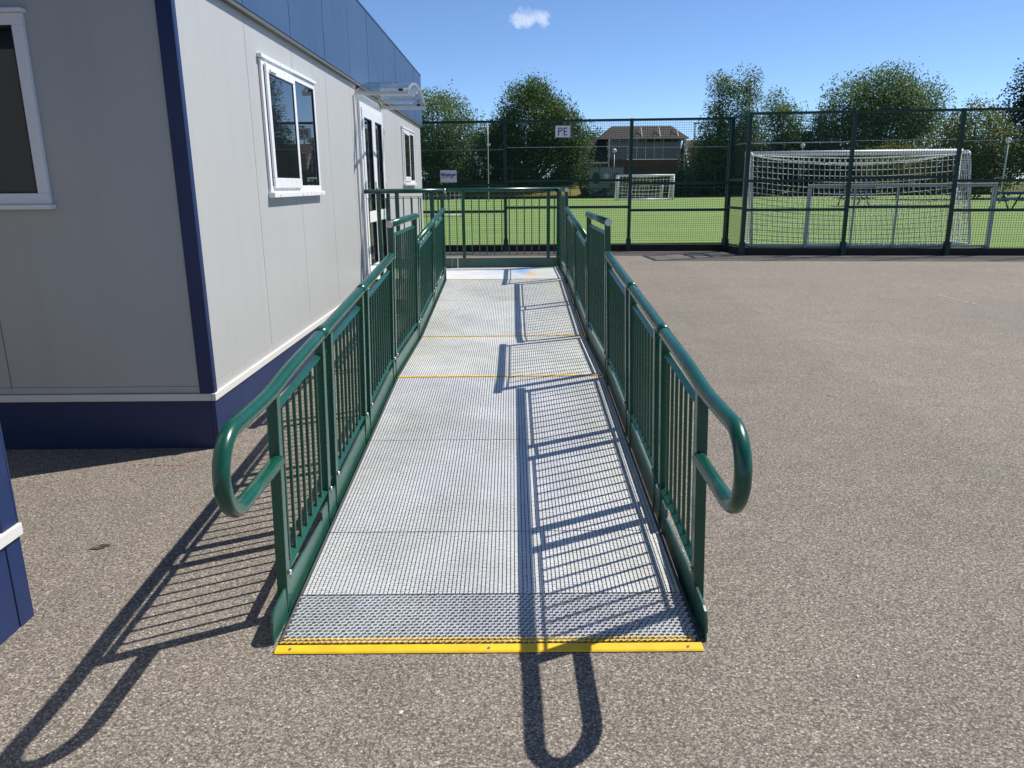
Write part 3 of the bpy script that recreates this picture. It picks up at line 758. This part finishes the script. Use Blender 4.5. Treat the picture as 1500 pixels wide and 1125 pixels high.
run(fl, [(-9.0,FYL+.3),(-6.1,FYL+.2),(-3.15,FYL+.1),(-.17,FYL),(2.80,FYL-.2),(5.08,FYL-.35)], 3.03, (-.02,.03,-.04,.05,-.03))
frr = thing('pitch_fence', (7, FYR, 0), 'dark green mesh pitch fence in front of the goals, stepping forward at its corner', 'fence')
run(frr, [(5.08,FYL-.50),(FX,FYR)], 3.03, (.03,))
run(frr, [(FX+.001,FYR-.001),(7.33,FYR-.24),(9.50,FYR-.48),(11.75,FYR-.73),(14.0,FYR-.98),(16.2,FYR-1.22)], 3.03, (.0,.05,-.03))

sg = thing('sign', (1.19, FYL-.1, 2.6), 'small white PE sign fixed high on the mesh fence', 'sign')
MB().box(1.02, 1.37, FYL-.155, FYL-.145, 2.655, 2.915).build('sign_board', 'white', sg, .002)
L_ = MB(); y0_, y1_ = FYL-.1600, FYL-.1552
L_.box(1.085, 1.108, y0_, y1_, 2.70, 2.87); 
arcp = [(1.108,2.87)] + [(1.140+.047*math.cos(a), 2.8275+.0425*math.sin(a)) for a in [math.pi/2-i*math.pi/10 for i in range(11)]] + [(1.108,2.785)]
inn = [(1.108,2.85)] + [(1.138+.027*math.cos(a), 2.8275+.0225*math.sin(a)) for a in [math.pi/2-i*math.pi/10 for i in range(11)]] + [(1.108,2.805)]
for i in range(len(arcp)-1):
    n = len(L_.v)
    for yy in (y0_, y1_):
        for p_ in (arcp[i], arcp[i+1], inn[i+1], inn[i]): L_.v.append((p_[0], yy, p_[1]))
    for q in ((0,1,2,3),(4,5,6,7),(0,1,5,4),(2,3,7,6)): L_.face([n+j for j in q])
L_.build('letter', 'blackprint', sg)
L_ = MB(); L_.box(1.215, 1.238, y0_, y1_, 2.70, 2.87)
for zz in (2.70, 2.775, 2.85): L_.box(1.238, 1.305 if zz != 2.775 else 1.295, y0_, y1_, zz, zz+.02)
L_.build('letter', 'blackprint', sg)
s2 = thing('sign', (-1.53, FYL-.03, 1.6), 'white notice with a band of purple print low on the mesh fence', 'sign')
MB().box(-1.725, -1.335, FYL-.005, FYL+.005, 1.655, 1.935).build('sign_board', 'white', s2, .002)
g = MB(); rnd = random.Random(5); xx = -1.705
while xx < -1.37:
    w_ = rnd.uniform(.014,.036); g.box(xx, xx+w_, FYL-.0095, FYL-.0055, 1.80+rnd.uniform(-.012,.012), 1.862+rnd.uniform(-.02,.012)); xx += w_+.006
g.build('print_band', 'purple', s2)
MB().box(-1.70, -1.55, FYL-.0095, FYL-.0055, 1.768, 1.785).box(-1.50, -1.41, FYL-.0095, FYL-.0055, 1.755, 1.785).build('print_line', 'redprint', s2)

# ------------------------------------------------------------------ goals
def net_patch(b, c00, c10, c01, c11, nu, nv, r_, sag=0, sagdir=(0,0,-1)):
    c00, c10, c01, c11 = map(Vector, (c00, c10, c01, c11)); sd_ = Vector(sagdir)
    def P(u, v): return c00*(1-u)*(1-v)+c10*u*(1-v)+c01*(1-u)*v+c11*u*v + sd_*(sag*4*u*(1-u)*(.35+.65*math.sin(math.pi*v)))
    seg = 14
    for i in range(nu+1): b.tube([P(i/nu, j/seg) for j in range(seg+1)], r_, 4, False)
    for j in range(nv+1): b.tube([P(i/seg, j/nv) for i in range(seg+1)], r_, 4, False)
def goal(name, xl, xr, ym, yb_top, yb_bot, h, label, z=PZ, pr=.055, netr=.0055, cell=.13, mat='white', group=None, sag=.22):
    g = thing(name, ((xl+xr)/2, ym, z), label, 'goal', group)
    for x in (xl, xr): MB().tube([(x, ym, z), (x, ym, z+h)], pr, 14).build('goal_post', mat, g)
    MB().tube([(xl-pr, ym, z+h), (xr+pr, ym, z+h)], pr, 14).build('crossbar', mat, g)
    for x in (xl, xr):
        P = [(x, ym, z+h-.01)]
        for i in range(7):
            a = math.pi/2*i/6; P.append((x, yb_top+ (.14 if yb_top < ym else -.14)*(1-math.sin(a)), z+h-.01-.14*(1-math.cos(a))))
        P += [(x, yb_bot, z+.04)]
        MB().tube(P, pr*.5, 10).build('side_frame', mat, g)
        MB().tube([(x, ym, z+.04), (x, yb_bot, z+.04)], pr*.6, 10).build('ground_bar', mat, g)
    MB().tube([(xl, yb_bot, z+.04), (xr, yb_bot, z+.04)], pr*.6, 10).build('ground_bar', mat, g)
    b = MB(); W = xr-xl; D = abs(ym-yb_bot); n1 = int(W/cell)
    sg_ = (yb_top-ym)
    net_patch(b, (xl,ym,z+h-.03), (xr,ym,z+h-.03), (xl,yb_top,z+h-.05), (xr,yb_top,z+h-.05), n1, max(2,int(abs(sg_)/cell)), netr, sag)
    net_patch(b, (xl,yb_top,z+h-.05), (xr,yb_top,z+h-.05), (xl,yb_bot,z+.05), (xr,yb_bot,z+.05), n1, int(h/cell), netr, sag*.9, (0,.35 if ym > yb_bot else -.35,-.9))
    for x in (xl, xr): net_patch(b, (x,ym,z+h-.03), (x,yb_top,z+h-.05), (x,ym,z+.05), (x,yb_bot,z+.05), max(2,int(D/cell)), int(h/cell), netr, .04)
    stuff(b.build('net', 'net', g, fixn=False))
    return g
bigg = goal('football_goal', 5.50, 10.24, 18.45, 17.95, 17.42, 2.07, 'large white football goal with sagging net standing right behind the fence', sag=.24, pr=.06, netr=.0072, cell=.115)
bigg.rotation_euler.z = -.08
# low aluminium goal frame parked against the fence
gs = thing('football_goal', (8.5, 17.24, PZ), 'low grey metal goal frame without net parked against the fence', 'goal')
xa, xb, zt = 6.56, 10.44, 1.50; ya = 17.24
def q_(x): return ya-.02
MB().bar((xa-.04, ya, zt), (xb+.04, ya, zt), .08, .075).build('crossbar', 'offwhite_alu', gs, .008)
for x in (xa, xb): MB().bar((x, ya, PZ), (x, ya, zt-.04), .075, .09, (0,1,0)).build('goal_post', 'offwhite_alu', gs, .008)
for x in (7.55, 8.46): MB().bar((x-.0, ya+.05, PZ), (x, ya+.05, zt-.04), .04, .05, (0,1,0)).build('back_upright', 'offwhite_alu', gs, .006)
MB().bar((xa, ya+.10, PZ+.03), (xb, ya+.10, PZ+.03), .05, .05).build('ground_bar', 'offwhite_alu', gs)
for x in (xa, xb): MB().bar((x, ya, PZ+.03), (x, ya+.10, PZ+.03), .05, .05).build('ground_bar', 'offwhite_alu', gs)
goal('football_goal', 9.35, 14.23, 69.8, 71.2, 71.8, 2.13, 'distant white football goal facing us across the pitch', pr=.085, netr=.010, cell=.3, sag=.1)
goal('football_goal', 10.9, 14.0, 73.6, 74.4, 74.9, 1.35, 'smaller pale goal standing inside the distant white goal', pr=.07, netr=.010, cell=.35, mat='offwhite_alu', sag=.05)
goal('football_goal', -4.95, -2.3, 36.0, 36.9, 37.3, 1.22, 'small white goal beyond the landing, partly hidden by the building', pr=.05, netr=.007, cell=.2, sag=.05)

gs.rotation_euler.z = -.10
# ------------------------------------------------------------------ far side of the pitch
ff = thing('pitch_fence', (10, 82.2, 0), 'distant green fence with dark kick boards along the far end of the pitch', 'fence')
xs = [-24+3.0*i for i in range(35)]
for i, x in enumerate(xs):
    MB().box(x-.04, x+.04, 82.1, 82.18, 0, 3.25).build('post', 'fence_green', ff)
    if i < len(xs)-1:
        for zz in (3.2, 1.15): MB().box(x+.041, x+2.959, 82.11, 82.17, zz-.03, zz+.03).build('rail', 'fence_green', ff)
        MB().box(x+.041, x+2.959, 82.10, 82.16, .0, .42).build('kick_board', 'rubber', ff)
        g = MB()
        for j in range(1, 15): g.box(x+.2*j-.006, x+.2*j+.006, 82.13, 82.14, .42, 3.17)
        for j in range(1, 14): g.box(x+.041, x+2.959, 82.142, 82.15, .42+.2*j-.005, .42+.2*j+.005)
        stuff(g.build('wire_mesh', 'fence_green', ff, fixn=False))

def tree(name, base, trunk_h, trunk_r, clumps, n, leaf, mat, label, group='trees beyond the pitch', cat='tree', spread=1.0, seed=1):
    """clumps: list of ellipsoids (dx,dy,z,rx,ry,rz); n leaf faces in all"""
    rnd = random.Random(seed); bx, by, bz = base
    t = thing(name, base, label, cat, group)
    top = max(c[2]+c[5]*.4 for c in clumps)
    b = MB(); pts = []; 
    for i in range(6):
        u = i/5; pts.append((bx+rnd.gauss(0,.08)*u*2, by+rnd.gauss(0,.08)*u*2, bz-.2+(top+.2)*u))
    b.tube(pts, [trunk_r*(1.25 if i == 0 else 1-.16*i) for i in range(6)], 8)
    for c in clumps:
        for k in range(3):
            z0 = trunk_h*rnd.uniform(.8,1.5); z0 = min(z0, c[2])
            e_ = Vector((bx+c[0]+rnd.uniform(-.5,.5)*c[3], by+c[1]+rnd.uniform(-.5,.5)*c[4], bz+c[2]+rnd.uniform(-.2,.6)*c[5]))
            s0 = Vector((bx, by, bz+z0)); mid = s0.lerp(e_, .5)+Vector((0,0,.1*c[5]))
            b.tube([s0, mid, e_], [trunk_r*.42, trunk_r*.25, trunk_r*.08], 6)
    b.build('trunk', 'bark', t)
    tot = sum((c[3]*c[5])**1.0*c[4]**.6 for c in clumps); f_ = MB()
    V, F = f_.v, f_.f
    for c in clumps:
        m_ = int(1.6*n*(c[3]*c[5])**1.0*c[4]**.6/tot); nsub = max(8, int(m_/80))
        for q in range(nsub):
            while True:
                p_ = Vector((rnd.uniform(-1,1), rnd.uniform(-1,1), rnd.uniform(-1,1)))
                if .28 < p_.length < 1: break
            p_ = p_.normalized()*(p_.length**.45)*rnd.uniform(.82, 1.06)
            sc = rnd.uniform(.6,1.45)*leaf*2.5*spread
            cc = Vector((bx+c[0]+p_.x*c[3], by+c[1]+p_.y*c[4], bz+c[2]+p_.z*c[5]))
            for w_ in range(80):
                o_ = Vector((rnd.gauss(0,sc), rnd.gauss(0,sc), rnd.gauss(0,sc*.75))); o_ *= min(1, 1.4*sc/max(o_.length,1e-6))
                d_ = cc+o_; s_ = .76*leaf*rnd.uniform(.5,1.15)
                nn = Vector((rnd.gauss(0,1), rnd.gauss(0,1), rnd.gauss(.5,1))).normalized()
                u_ = nn.orthogonal().normalized(); a_ = rnd.random()*6.28; v_ = nn.cross(u_)
                ua = u_*math.cos(a_)+v_*math.sin(a_); va = nn.cross(ua); k = len(V)
                V += [tuple(d_-ua*s_*.6), tuple(d_+va*s_*.34-ua*.05*s_), tuple(d_+ua*s_*.6), tuple(d_-va*s_*.34-ua*.05*s_)]
                F.append([k,k+1,k+2,k+3])
    f_.sm = [False]*len(F)
    f_.build('crown', mat, t, fixn=False)
    return t
tree('broadleaf_tree', (-8.6,88,0), 2.2, .28, [(0,0,7.4,4.4,4,4.6),(-3.2,0,6.8,3.2,3,4),(2.8,0,5.6,3.0,3,3.3),(-.8,0,3.4,5.0,3,2.4),(3.2,-1,3.2,2.4,2,2.0)], 30000, .30, 'leaf_mid', 'bushy mid green tree beside the far end of the modular building', seed=11)
tree('broadleaf_tree', (2.6,90,0), 2.4, .34, [(-.4,0,8.2,3.9,4,4.3),(2.6,0,7.0,3.0,3.4,3.4),(-3.4,0,5.9,2.6,3,3.0),(.4,0,3.6,5.0,4,2.6),(4.2,0,4.6,2.2,2.5,2.6),(-.6,0,11.4,1.9,2,1.7)], 40000, .30, 'leaf_dark', 'large dark tree behind the PE sign with a pointed crown', seed=12)
tree('broadleaf_tree', (-3.3,94,0), 2.0, .2, [(0,0,4.2,2.4,2,3.4),(1.4,0,6.2,1.6,1.6,2.2)], 9000, .28, 'leaf_dark', 'lower tree filling the gap between two larger trees', seed=13)
tree('poplar_tree', (22.2,86,0), 1.8, .2, [(0,0,9.2,1.05,1,4.1),(0,0,5.4,2.2,1.6,3.0),(-1.2,0,3.6,2.3,1.6,2.4)], 14000, .28, 'leaf_mid', 'left of two slim upright trees behind the fence corner', seed=14)
tree('poplar_tree', (25.0,86,0), 1.8, .2, [(0,0,9.0,1.2,1,4.0),(.2,0,5.2,2.1,1.6,3.2),(.6,0,3.2,2.4,1.6,2.4)], 14000, .28, 'leaf_mid', 'right of two slim upright trees behind the fence corner', seed=15)
tree('broadleaf_tree', (29.6,88,0), 1.8, .2, [(0,0,6.0,2.2,2,3.9),(1.4,0,4.2,2.8,2,2.9),(-.8,0,9.0,.9,1,1.9)], 12000, .30, 'leaf_mid', 'thin topped tree just right of the fence corner post', seed=16)
tree('broadleaf_tree', (33.6,88,0), 1.8, .2, [(0,0,5.2,2.3,2,3.4),(-.6,0,3.6,2.8,2,2.6),(.5,0,8.0,1.0,1,1.6)], 11000, .30, 'leaf_mid', 'shorter bushy tree at the left foot of the big spreading tree', seed=17)
tree('broadleaf_tree', (40.3,88,0), 3.0, .36, [(0,0,10.2,3.6,3,3.1),(-3.2,0,9.4,2.6,3,2.6),(3.6,0,9.2,2.6,3,2.7),(0,0,6.8,4.6,3,2.6),(-2.0,0,4.6,4.6,3,2.2),(5.0,0,7.0,1.9,2,1.8)], 26000, .34, 'leaf_mid', 'big spreading tree above the near football goal', spread=1.25, seed=18)
tree('shrub_tree', (36.4,63,0), 1.2, .2, [(0,0,5.0,2.3,2,2.4),(-1.9,0,4.0,1.9,2,1.9),(1.9,0,3.9,1.7,2,2.0),(.2,0,2.2,3.3,2,1.6)], 15000, .24, 'leaf_yellow', 'yellow green tree behind the right end of the large goal', seed=19)
tree('shrub_tree', (32.2,66,0), .9, .12, [(0,0,3.0,2.2,1.5,1.5),(-1.7,0,2.6,1.4,1.2,1.2)], 6000, .22, 'leaf_yellow', 'low yellow green bush left of the yellow green tree', seed=20)
tree('broadleaf_tree', (44.6,66,0), 2.2, .4, [(0,0,8.2,3.6,3.2,3.6),(1.9,0,10.4,2.9,3,3.0),(-.8,0,5.4,4.0,3,3.0),(1.5,0,3.4,4.4,3,2.4)], 26000, .30, 'leaf_deep', 'very dark tree at the right edge of the view', seed=21)
tree('broadleaf_tree', (13.1,128,0), 2.2, .3, [(0,0,7.4,2.6,2,2.2),(-2.6,0,6.2,2.2,2,2.0),(2.6,0,6.0,2.4,2,2.0)], 7000, .36, 'leaf_dark', 'small far tree peeping over the left end of the school roof', seed=22)
# hedge and scrub along the boundary
def hedge(x0, x1, y, h, d_, n, mat, label, seed, name='hedge', leaf=.26):
    rnd = random.Random(seed); b = MB()
    for i in range(n):
        x = rnd.uniform(x0, x1); top = h*(.72+.28*math.sin(x*1.3+seed)*math.sin(x*.47)) ; z = top*rnd.random()**.6; yy = y+rnd.gauss(0,d_)
        s_ = leaf*rnd.uniform(.5,1.2); nn = Vector((rnd.gauss(0,1), rnd.gauss(-.3,1), rnd.gauss(.4,1))).normalized(); u_ = nn.orthogonal().normalized(); v_ = nn.cross(u_); k = len(b.v); c = Vector((x,yy,z))
        b.v += [tuple(c-u_*s_), tuple(c+v_*s_*.55), tuple(c+u_*s_), tuple(c-v_*s_*.55)]; b.face([k,k+1,k+2,k+3])
    o = b.build(name, mat, fixn=False, origin=((x0+x1)/2, y, 0)); return tag(o, label, 'hedge')
hedge(-16, 7, 92.5, 4.6, .8, 9000, 'leaf_dark', 'dense dark scrub under the two trees on the left', 31)
hedge(20, 52, 86.2, 4.4, .9, 16000, 'leaf_deep', 'long dark hedge behind the goals on the right', 32)
hedge(44, 62, 58, 4.6, .9, 9000, 'leaf_deep', 'tall dark hedge below the darkest tree', 33)
hedge(7.4, 11.8, 84.0, 1.9, .4, 1800, 'leaf_dark', 'dark shrubs in front of the painted panel', 34)
hedge(13.4, 19.6, 84.4, 3.0, .4, 2600, 'leaf_dark', 'shrubs between the school building and the far goal', 35)

# school building
sc = thing('school_building', (17.5, 106, 0), 'brown roofed school building with grey cladding beyond the pitch', 'building')
Y = 106
MB().box(13.0, 22.4, Y, Y+9, 0, 4.7).build('wall', 'brick', sc)
for i in range(8):
    xx = 13.05+i*1.165; MB().box(xx+.01, xx+1.15, Y-.10, Y-.002, 4.72, 6.85).build('cladding_panel', 'grey_clad', sc)
for i in range(7):
    xx = 13.1+i*1.33; p_ = MB().box(xx, xx+1.25, Y-.06, Y-.002, 3.75, 4.70).build('spandrel_panel', 'brown_clad', sc)
MB().box(13.0, 22.4, Y-.04, Y+9, 6.86, 7.30).build('window_band', 'dark_glass', sc)
for i in range(9): MB().box(13.0+i*1.165, 13.06+i*1.165, Y-.10, Y-.042, 6.87, 7.29).build('mullion', 'white', sc)
r_ = MB(); n = 0
r_.v = [(11.4,Y-.7,7.3),(23.4,Y-.7,7.3),(23.4,Y+9.6,7.3),(11.4,Y+9.6,7.3),(13.6,Y+3.2,9.15),(21.6,Y+3.2,9.15),(21.6,Y+6,9.15),(13.6,Y+6,9.15)]
for q in ((0,1,5,4),(1,2,6,5),(2,3,7,6),(3,0,4,7),(4,5,6,7),(3,2,1,0)): r_.face(list(q))
rf = r_.build('roof', 'roof', sc)
for x in (17.2, 19.6, 22.0-.05):
    MB().bar((x, Y-.74, 6.9), (x, Y+1.3, 8.9), .10, .10).build('roof_strut', 'offwhite_alu', sc)
    MB().bar((x-1.0, Y-.2, 7.62), (x-.2, Y+2.2, 8.98), .06, .05).build('valley_strip', 'rubber', rf)
for x in (12.75, 22.75): MB().box(x-.09, x+.09, Y-1.0, Y-.8, 0, 7.3).build('column', 'white', sc)
# lower wings
w_ = MB(); w_.v = [(6.0,Y-1.5,4.3),(12.6,Y-1.5,4.3),(12.6,Y+6,4.3),(6.0,Y+6,4.3),(9.0,Y+2,7.2),(12.6,Y+2,7.9)]
for q in ((0,1,5,4),(1,2,5),(2,3,4,5),(3,0,4),(3,2,1,0)): w_.face(list(q))
w_.build('roof', 'roof', sc)
MB().box(6.4, 12.5, Y-1.0, Y+5.5, 0, 4.28).build('wall', 'brick', sc)
MB().box(5.9, 12.6, Y-1.62, Y-1.51, 4.15, 4.40).build('gutter', 'offwhite_alu', sc)
w_ = MB(); w_.v = [(23.0,Y-2.4,3.6),(32.5,Y-2.4,3.6),(32.5,Y+6,3.6),(23.0,Y+6,3.6),(23.0,Y+1.6,7.2),(32.5,Y+1.6,7.0)]
for q in ((0,1,5,4),(1,2,5),(2,3,4,5),(3,0,4),(3,2,1,0)): w_.face(list(q))
w_.build('roof', 'redroof', sc)
MB().box(23.2, 32.2, Y-1.8, Y+5.5, 0, 3.58).build('wall', 'brick', sc)
MB().bar((23.0, Y-2.45, 3.7), (23.0, Y+1.5, 7.3), .16, .12).build('barge_board', 'white', sc)
for i in range(4): 
    wn_ = MB().box(24.2+i*2, 25.5+i*2, Y-1.87, Y-1.803, 1.2, 2.6).build('window', 'white', sc); MB().box(24.3+i*2, 25.4+i*2, Y-1.90, Y-1.872, 1.3, 2.5).build('pane', 'dark_glass', wn_)
# painted panel wall with dark round shapes
mu = thing('mural_panel', (9.9, 83.6, 0), 'pale panel painted with dark round shapes beyond the far fence', 'panel')
for i in range(3): MB().box(8.1+i*1.2, 9.28+i*1.2, 83.2, 83.35, .1, 3.3).build('board', 'grey_clad', mu)
def disc(cx, cz_, rx, rz, mat):
    b = MB(); b.prism([(cx+rx*math.cos(a*math.pi/12), cz_+rz*math.sin(a*math.pi/12)) for a in range(24)], 'y', 83.175, 83.197); b.build('painted_shape', mat, mu)
disc(8.8, 2.2, .42, .6, 'screen'); disc(10.95, 2.3, .36, .42, 'purple'); disc(9.9, 2.4, .3, .3, 'offwhite_alu')
# globe lamps and poles
def lamp(x, y, h, r_, label):
    l = thing('lamp_post', (x, y, 0), label, 'lamp', 'globe lamps on poles')
    MB().tube([(x,y,0),(x,y,h)], .045, 8).build('pole', 'offwhite_alu', l); MB().sphere((x,y,h+r_*.8), r_).build('globe', 'lamp_glass', l)
lamp(11.6, 90.5, 5.0, .26, 'globe lamp in front of the school building')
lamp(30.6, 84.2, 5.1, .26, 'globe lamp standing behind the crossbar of the large goal')
lamp(31.3, 50.5, 3.9, .17, 'globe lamp at the right beside the yellow green tree')
pl = thing('flood_pole', (-2.1, 70, 0), 'thin white pole between the two left trees', 'pole')
MB().tube([(-2.1,70,0),(-2.1,70,6.9)], [.045,.03], 8).build('pole', 'offwhite_alu', pl); MB().box(-2.2,-1.9,69.9,70.1,4.9,5.1).build('lamp_head', 'white', pl)
ap = thing('aerial_mast', (26.4, 112, 0), 'thin dark mast rising behind the school roof', 'pole')
MB().tube([(26.4,116,0),(26.4,116,10.0)], .10, 6).box(26.2,27.1,115.9,116.1,9.85,10.05).build('mast', 'drip', ap)
# blue picnic tables and a blue box seen through the fence on the right
def picnic(x, y, label):
    t = thing('picnic_table', (x, y, 0), label, 'picnic table', 'blue picnic tables')
    MB().box(x-.9, x+.9, y-.38, y+.38, .95, 1.02).build('table_top', 'bluepaint', t)
    for s in (-1, 1): MB().box(x-.9, x+.9, y+s*.75-.14, y+s*.75+.14, .62, .67).build('seat', 'bluepaint', t)
    for s in (-1, 1):
        for q in (-1, 1): MB().bar((x+s*.6, y+q*.8, PZ), (x+s*.6, y+q*.2, .95), .06, .06, (1,0,0)).build('leg', 'fence_green', t)
        MB().box(x+s*.6-.03, x+s*.6+.03, y-.72, y+.72, .56, .61).build('brace', 'fence_green', t)
picnic(25.7, 40.5, 'blue picnic table seen just right of the low goal frame'); picnic(20.6, 47.5, 'blue picnic table seen through the net of the large goal')
bx = thing('storage_box', (28.2, 41, 0), 'dark blue storage box at the right edge behind the fence', 'box')
MB().box(27.5, 29.3, 40.4, 41.6, PZ, 1.65).build('body', 'bluepaint', bx, .03); MB().box(27.45, 29.35, 40.35, 41.65, 1.66, 1.80).build('lid', 'bluepaint', bx, .03)
